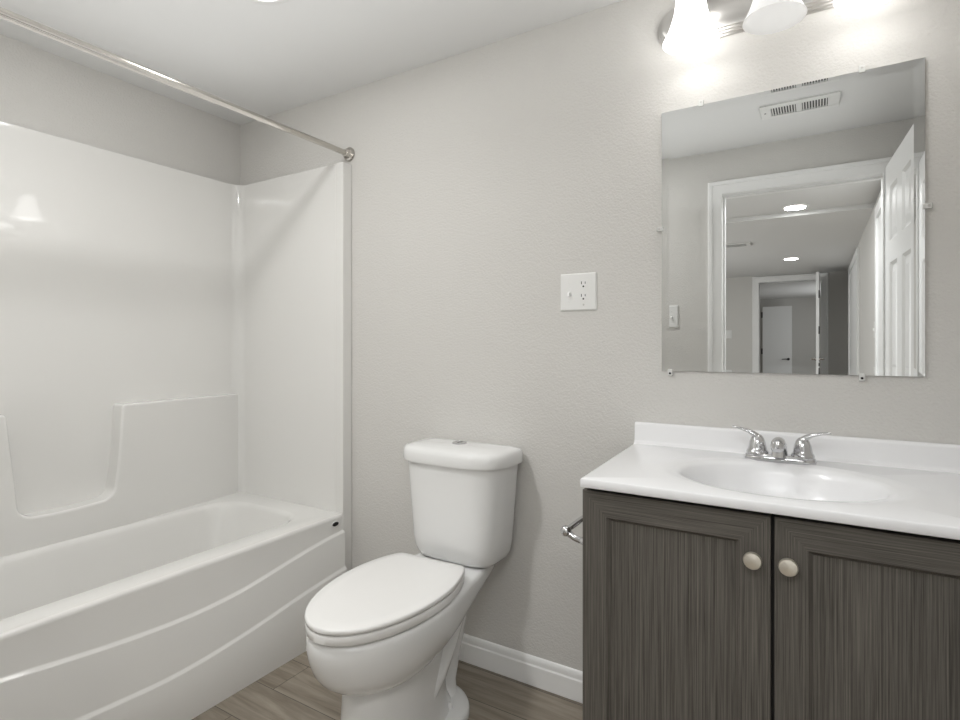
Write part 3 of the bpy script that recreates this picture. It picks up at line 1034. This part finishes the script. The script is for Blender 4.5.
# ------------------------------------------------------------------ recessed ceiling lights
def downlight(label, x, y, z, power, r=0.095):
    root = thing('ceiling_light', label, 'light', (x, y, z), 'recessed ceiling lights')
    MB().lathe([(r, 0.0005), (r, 0.004), (r - 0.006, 0.007), (r - 0.018, 0.006), (r - 0.020, 0.002)], (x, y, z), (0, 0, -1), n=40, cap0=False, cap1=False).build('trim_ring', M_PLASTIC, root)
    MB().lathe([(0.0, 0.001), (r - 0.019, 0.001), (r - 0.021, 0.0042), (r * 0.5, 0.0055), (0, 0.006)], (x, y, z), (0, 0, -1), n=40).build('lens', M_LENS, root)
    area_light('downlight_lamp', (x, y, z - 0.012), (0, 0, 0), 2 * r - 0.05, 0, power, (1.0, 1.0, 0.995), 'DISK')


downlight('recessed round light in the bathroom ceiling above the tub front', -1.411, 1.060, CEIL, P_BATH)
downlight('added unseen recessed fill light in the bathroom ceiling near the door end of the tub', -1.35, 0.42, CEIL, P_BATH_FILL)  # downlight added out of view to brighten the bathroom
downlight('glowing recessed light on the hall ceiling nearer the doorway, upper one in the mirror', -0.149, -1.54, CEIL, P_CAN)
downlight('glowing recessed light far along the hall ceiling, lower one in the mirror', -0.27, -4.20, CEIL - 0.035, P_CAN)

# ------------------------------------------------------------------ vanity light bar
LZ = 2.081
vl = thing('vanity_light', 'brushed nickel three-lamp light bar with frosted bell shades above the mirror', 'wall lamp', (-0.093, D, LZ))
b = MB()


def oval(hx, hz, y, n=64):
    out = []
    r = hz
    for i in range(n):
        a = 2 * math.pi * i / n
        c_, s_ = math.cos(a), math.sin(a)
        out.append((-0.093 + math.copysign(hx - r, c_) + r * c_, y, LZ + r * s_))
    return out


HX, HZ = 0.316, 0.061
b.loft([oval(HX, HZ, D - 0.0005), oval(HX, HZ, D - 0.006), oval(HX - 0.004, HZ - 0.004, D - 0.0085), oval(HX - 0.005, HZ - 0.005, D - 0.014), oval(HX - 0.009, HZ - 0.009, D - 0.0165), oval(HX - 0.010, HZ - 0.010, D - 0.022), oval(HX - 0.014, HZ - 0.014, D - 0.0245), oval(HX - 0.015, HZ - 0.015, D - 0.030), oval(HX - 0.024, HZ - 0.024, D - 0.034)])
b.build('backplate', M_STEEL, vl, angle=25)
YS = 1.572
for k, sx_ in enumerate((-0.292, -0.093, 0.104)):
    lit = k != 1
    zb = 1.966
    arm = MB()
    arm.tube([(sx_, D - 0.030, LZ + 0.005), (sx_, D - 0.07, LZ + 0.028), (sx_, YS + 0.02, LZ + 0.055), (sx_, YS, LZ + 0.052)], [0.011, 0.009, 0.009, 0.010], n=16)
    arm.lathe([(0.0, 0.0), (0.024, 0.0), (0.026, -0.012), (0.022, -0.030), (0, -0.032)], (sx_, YS, LZ + 0.058), n=24)
    a = arm.build('lamp_arm', M_STEEL, vl, angle=50)
    prof = [(0.026, 0.150), (0.032, 0.142), (0.036, 0.125), (0.039, 0.10), (0.043, 0.075), (0.050, 0.05), (0.058, 0.028), (0.066, 0.012), (0.0705, 0.003), (0.072, 0.0), (0.0695, 0.0005), (0.064, 0.011), (0.056, 0.027), (0.048, 0.05), (0.041, 0.075), (0.037, 0.10), (0.034, 0.124), (0.030, 0.139), (0.024, 0.146)]
    s = MB().lathe(prof, (sx_, YS, zb), n=48, cap0=False, cap1=False)
    s.build('lamp_shade', M_LIT if lit else M_DIM, vl, angle=60, label='glowing frosted bell shade' if lit else 'dimly glowing frosted bell shade')
    MB().lathe([(0, 0.055), (0.014, 0.058), (0.024, 0.072), (0.027, 0.085), (0.022, 0.10), (0.013, 0.118), (0.012, 0.140)], (sx_, YS, zb), n=24, cap1=True).build('bulb', M_BULB if lit else M_BULB_OFF, vl, angle=60)
    if lit:
        l = bpy.data.lights.new('vanity_bulb', 'POINT')
        l.energy = P_BULB
        l.shadow_soft_size = 0.03
        l.color = (1.0, 1.0, 0.995)
        lo = bpy.data.objects.new('vanity_bulb', l)
        lo.location = (sx_, YS, zb + 0.02)
        COL.objects.link(lo)
